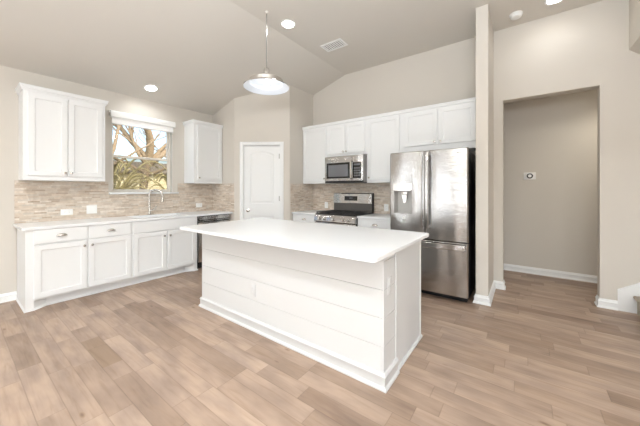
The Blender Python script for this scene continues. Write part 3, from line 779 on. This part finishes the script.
for (xa, za), (xb, zb) in (((s0, .01), (s0, st_)), ((s0, st_), (s1, st_)), ((s1, st_), (s1, .01)), ((s1, .01), (s0, .01))):
    b.faces.new((b.verts.new((xa, yF, za)), b.verts.new((xb, yF, zb)), b.verts.new((xb, .026, zb)), b.verts.new((xa, .026, za))))
bmesh.ops.remove_doubles(b, verts=b.verts, dist=1e-5); bmesh.ops.recalc_face_normals(b, faces=b.faces[:])
# face towards the kitchen
a.add(b); slab = a.build('door_slab', 'trim', dr, 0)
a = MB(); a.lathe([(.030, 0), (.030, .004), (.014, .010), (.012, .028), (.024, .036), (.029, .048), (.026, .060), (.012, .066)], (.251, .018, .945), 20, 'y'); a.build('door_knob', 'nickel', slab)
for z in (.25, 1.16, 1.93):
    a = MB(); a.lathe([(.007, -.045), (.007, .045)], (s1 + .004, .010, z), 10); a.box(s1 - .02, s1 + .018, .012, .0175, z - .045, z + .045); a.build('hinge', 'hinge', slab)

# ------------------------------------------------------------------ wall plates
def plate(label, loc, rz, wdt, hgt, kind, group=None):
    t = thing('outlet' if kind == 'outlet' else 'light_switch', label, 'outlet' if kind == 'outlet' else 'switch', loc, rz, group)
    a = MB(); a.box(-wdt / 2, wdt / 2, -.006, 0, -hgt / 2, hgt / 2, .002); a.build('cover_plate', 'plate', t)
    if kind == 'outlet':
        hz = wdt > hgt
        for s_ in (-1, 1):
            cx, cz = (s_ * .022, 0) if hz else (0, s_ * .022)
            a = MB(); a.box(cx - .016, cx + .016, -.0085, -.0058, cz - .016, cz + .016, .002); k_ = a.build('socket', 'plate', t)
            for q in (-.006, .006):
                a = MB()
                if hz: a.box(cx - .004, cx + .004, -.0089, -.0083, q - .001, q + .001)
                else: a.box(q - .001, q + .001, -.0089, -.0083, cz - .004, cz + .004)
                a.build('slot', 'black', k_, 0)
    else:
        for s_ in (-.023, .023):
            a = MB(); a.box(s_ - .016, s_ + .016, -.0095, -.0058, -.033, .033, .002); a.build('rocker', 'plate', t)
    return t
XT = XW + TT
plate('horizontal white outlet in the backsplash above the leftmost drawer', (XT, .941, 1.022), R(90), .122, .078, 'outlet')
plate('square double white switch plate in the backsplash left of the sink', (XT, 1.206, 1.042), R(90), .118, .118, 'switch')
plate('horizontal white outlet in the backsplash above the dishwasher', (XT, 2.806, 1.028), R(90), .122, .078, 'outlet')
plate('white outlet in the backsplash left of the gas range', (-3.075, YB - TT, 1.022), 0, .078, .118, 'outlet')
plate('white outlet in the backsplash beside the fridge', (-1.845, YB - TT, 1.018), 0, .078, .118, 'outlet')
# round thermostat
th = thing('thermostat', 'round dark-ringed thermostat on a white plate on the hall wall', 'thermostat', (.0835, HY, 1.537))
a = MB(); a.box(-.076, .076, -.010, 0, -.056, .056, .004); a.build('back_plate', 'plate', th)
a = MB(); a.lathe([(.040, 0), (.041, .016), (.036, .022), (.026, .024)], (0, -.010, 0), 28, 'y'); a.build('dial_ring', 'black', th)
a = MB(); a.lathe([(.0235, 0), (.0235, .002), (.022, .0025)], (0, -.0341, 0), 28, 'y'); a.build('dial_face', 'plate', th)

# ------------------------------------------------------------------ ceiling things
def can(label, loc, tilt=0, e=60, fixture=True):
    if fixture:
        t = thing('recessed_light', label, 'ceiling light', loc); t.rotation_euler = (0, tilt, 0)
        a = MB(); a.lathe([(.072, -.0005), (.095, -.0005), (.095, -.006), (.088, -.010), (.074, -.006), (.072, -.0005)], (0, 0, 0), 32, caps=False); a.build('trim_ring', 'plate', t)
        a = MB(); a.lathe([(.0715, -.001), (.0715, -.004), (.06, -.006)], (0, 0, 0), 28); a.build('lens', 'lens', t)
    lamp('recessed_light_beam', 'SPOT', (loc[0], loc[1], loc[2] - .03), e, (.92, .96, 1), (0, 0, 0), spot_size=R(150), spot_blend=.6, shadow_soft_size=.05)
sx = -4.584
can('bright recessed downlight in the sloped ceiling above the sink window', (sx, 1.845, zc(sx)), -math.atan(SLOPE), 8)
can('bright recessed downlight beside the pendant lamp', (-2.428, 2.593, ZC), 0, 22)
can('bright recessed downlight in the ceiling before the hall opening', (.287, 4.045 - .02, ZC), 0, 3)
can('', (-2.428, -.30, ZC), 0, 118, False)
can('', (.287, -.30, ZC), 0, 70, False)
can('', (2.4, 1.5, ZC), 0, 40, False)
lamp('hall_fill', 'SPOT', (1.35, 4.9, 2.7), 34, (1, .94, .82), (0, 0, 0), spot_size=R(160), spot_blend=.6, shadow_soft_size=.08)
# the hall light above is added fill, its source unseen
# smoke detector
sd = thing('smoke_detector', 'white round smoke detector on the ceiling near the wall stub', 'smoke detector', (-.07, 4.09, ZC))
a = MB(); a.lathe([(.068, 0), (.070, -.012), (.062, -.018)], (0, 0, 0), 28); a.build('mounting_base', 'plate', sd)
a = MB(); a.lathe([(.060, -.018), (.060, -.032), (.050, -.044), (.02, -.047)], (0, 0, 0), 28); a.build('cover', 'plate', sd)
# vent register
vt = thing('ceiling_vent', 'white louvred air vent in the flat ceiling', 'vent', (-2.240, 3.376, ZC))
a = MB(); W2, H2 = .178, .108
for x0, x1, yy0, yy1 in ((-W2, W2, -H2, -H2 + .026), (-W2, W2, H2 - .026, H2), (-W2, -W2 + .026, -H2 + .026, H2 - .026), (W2 - .026, W2, -H2 + .026, H2 - .026)): a.box(x0, x1, yy0, yy1, -.010, 0, .002)
a.build('frame', 'plate', vt)
a = MB(); a.box(-W2 + .02, W2 - .02, -H2 + .02, H2 - .02, -.003, -.0005); a.build('backing', 'vent_dark', vt, 0)
for k in range(9):
    x = -W2 + .044 + k * (2 * W2 - .088) / 8
    b_ = MB(); b_.poly_prism([(x - .008, -.010), (x - .006, -.011), (x + .008, -.003), (x + .006, -.002)], 'y', -H2 + .026, H2 - .026); b_.build('louvre', 'plate', vt, 0)

# ------------------------------------------------------------------ pendant
pz = 2.545; px_, py_ = -2.471, 2.265
pd = thing('pendant_lamp', 'brushed nickel dome pendant lamp hanging on a thin rod over the island', 'lamp', (px_, py_, pz))
pt = zc(px_) - pz
RR = .270
a = MB(); a.lathe([(RR, 0), (RR + .004, .004), (RR, .010), (RR - .045, .034), (.200, .046), (.200, .082), (.190, .090), (.095, .102), (.06, .108), (.045, .142)], (0, 0, 0), 48, caps=False); o = a.build('shade', 'chrome', pd, 30)
a = MB(); a.lathe([(RR - .001, .0005), (RR - .045, .028), (.197, .042), (.197, .080), (.188, .087), (.09, .098), (.02, .10)], (0, 0, 0), 48, caps=False); a.build('inner_reflector', 'reflector', o, 60)
a = MB(); a.lathe([(.048, .108), (.048, .152), (.036, .158), (.034, .215), (.030, .225), (.012, .235)], (0, 0, 0), 24); a.build('socket_cap', 'chrome', pd, 30)
a = MB(); a.lathe([(.0055, .23), (.0055, pt - .018)], (0, 0, 0), 10); a.build('rod', 'hinge', pd)
a = MB(); a.lathe([(.024, pt - .001), (.024, pt - .010), (.018, pt - .018), (.008, pt - .022)], (0, 0, 0), 24); a.build('canopy', 'ceil', pd)
a = MB(); a.lathe([(.014, .10), (.018, .09), (.034, .060), (.036, .044), (.030, .026), (.016, .014), (.004, .010)], (0, 0, 0), 18); a.build('bulb', 'bulb', pd, 60)
lamp('pendant_bulb_light', 'POINT', (px_, py_, pz - .03), .9, (1, .97, .93), shadow_soft_size=.03)

# ------------------------------------------------------------------ outside the window
a = MB(); a.box(-40, XW - .3, -12, 22, -.35, -.25); o = a.build('ground', 'lawn', None, 0); struct(o)
random.seed(4)
def limb(a, p, d, L, r, depth):
    pts = [p]; rads = [r]; q = Vector(p); dd = Vector(d).normalized(); n = 6
    for i in range(n):
        dd = (dd + Vector((random.uniform(-.16, .16), random.uniform(-.2, .2), random.uniform(-.06, .14)))).normalized()
        q = q + dd * L / n; pts.append(q.copy()); rads.append(r * (1 - .55 * (i + 1) / n))
    a.tube(pts, rads, 7)
    if depth > 0:
        for k in range(3 if depth > 1 else 4):
            i = random.randint(2, n); ax = Vector((random.uniform(-1, 1), random.uniform(-1, 1), random.uniform(-.2, .9))).normalized()
            limb(a, pts[i], (dd + ax * .95), L * .62, rads[i] * .6, depth - 1)
def tree(label, x, y, r, lean, spread, dirs):
    t = thing('tree', label, 'tree', (x, y, -.25))
    a = MB(); top = Vector((lean[0], lean[1], 2.9))
    a.tube([(0, 0, 0), (lean[0] * .25, lean[1] * .25, .9), (lean[0] * .6, lean[1] * .6, 1.9), tuple(top)], [r * 1.25, r, r * .92, r * .85], 14)
    a.build('trunk', 'bark', t, 60)
    for d, L, rr_ in dirs:
        a = MB(); limb(a, top - Vector((0, 0, random.uniform(.1, .9))), d, L, rr_, 3); a.build('branch', 'bark', t, 60)
    return t
tree('thick pale tree trunk seen through the upper window pane', -10.6, 3.85, .13, (.0, .35), 1, [((-.2, -.6, .9), 2.4, .10), ((.1, .7, .8), 2.6, .11), ((.3, .1, 1), 2.2, .14), ((0, .9, .45), 2.6, .06), ((0, -.9, .4), 2.2, .06), ((0, .5, 1.0), 2.2, .08), ((0, -.3, 1), 2.0, .07)])
tree('slim forked tree at the left edge of the window view', -8.6, 2.55, .06, (-.05, -.08), 1, [((0, -.5, .9), 1.8, .05), ((0, .4, .9), 2.0, .05), ((.2, -.8, .4), 1.4, .035), ((0, .9, .5), 1.6, .035)])
tree('branching tree seen through the right half of the upper pane', -13.2, 7.3, .12, (.05, .2), 1, [((0, .6, .8), 2.6, .09), ((0, -.5, .8), 2.6, .09), ((0, 1, .3), 2.0, .07), ((0, -.9, .3), 2.4, .07), ((0, -.2, 1), 2.4, .08), ((0, .3, .8), 2.2, .07)])
# board fence and a neighbour's wall behind it
fn = thing('board_fence', 'sunlit horizontal board fence behind the trees outside', 'fence', (-14.2, -1, -.25))
for i in range(5):
    a = MB(); a.box(-.05, .05, i * 3.2, i * 3.2 + .1, 0, 2.6); a.build('post', 'fence', fn, 0)
a = MB()
for k in range(15): a.box(.05, .075, 0, 13, .08 + k * .165, .08 + k * .165 + .155)
a.build('boards', 'fence', fn, 0)
nb = thing('neighbour_shed', 'cream lap-sided shed glimpsed through the lower window pane', 'shed', (-12.6, 3.6, -.25))
a = MB()
for k in range(15): a.poly_prism([(0, k * .15), (.03, k * .15), (.008, k * .15 + .15), (0, k * .15 + .15)], 'y', 0, 3.2)
a.box(-1.2, 0, 0, 3.2, 0, 2.25); a.build('siding', 'siding', nb, 0)
a = MB(); a.poly_prism([(.22, 2.22), (.22, 2.28), (-.6, 2.75), (-1.35, 2.28), (-1.35, 2.22), (-.6, 2.66)], 'y', -.15, 3.35); a.build('roof', 'roofing', nb, 0)
# arching grass clumps against the glass side of the yard
def fronds(label, x, y, seed, n=46, L=1.9):
    random.seed(seed); t = thing('arching_shrub', label, 'shrub', (x, y, -.25)); a = MB()
    for i in range(n):
        ang = random.uniform(-PI, PI); l = L * random.uniform(.7, 1.1); out = random.uniform(.35, 1.0); h = random.uniform(1.2, 2.6)
        pts = []
        for k in range(15):
            u = k / 14; rr_ = out * l * u; z = h * (1.9 * u - 1.25 * u * u) * 1.35
            pts.append((rr_ * math.cos(ang) * .8, rr_ * math.sin(ang), z))
        a.tube(pts, [.042 * (1 - .6 * k / 14) for k in range(15)], 4)
    a.build('stems', 'leaf', t, 0); return t
fronds('clump of arching olive stems outside, left part of the lower pane', -9.3, 2.5, 3, 60, 1.9)
fronds('clump of arching olive stems outside, right part of the lower pane', -10.4, 5.2, 8, 22, 1.9)
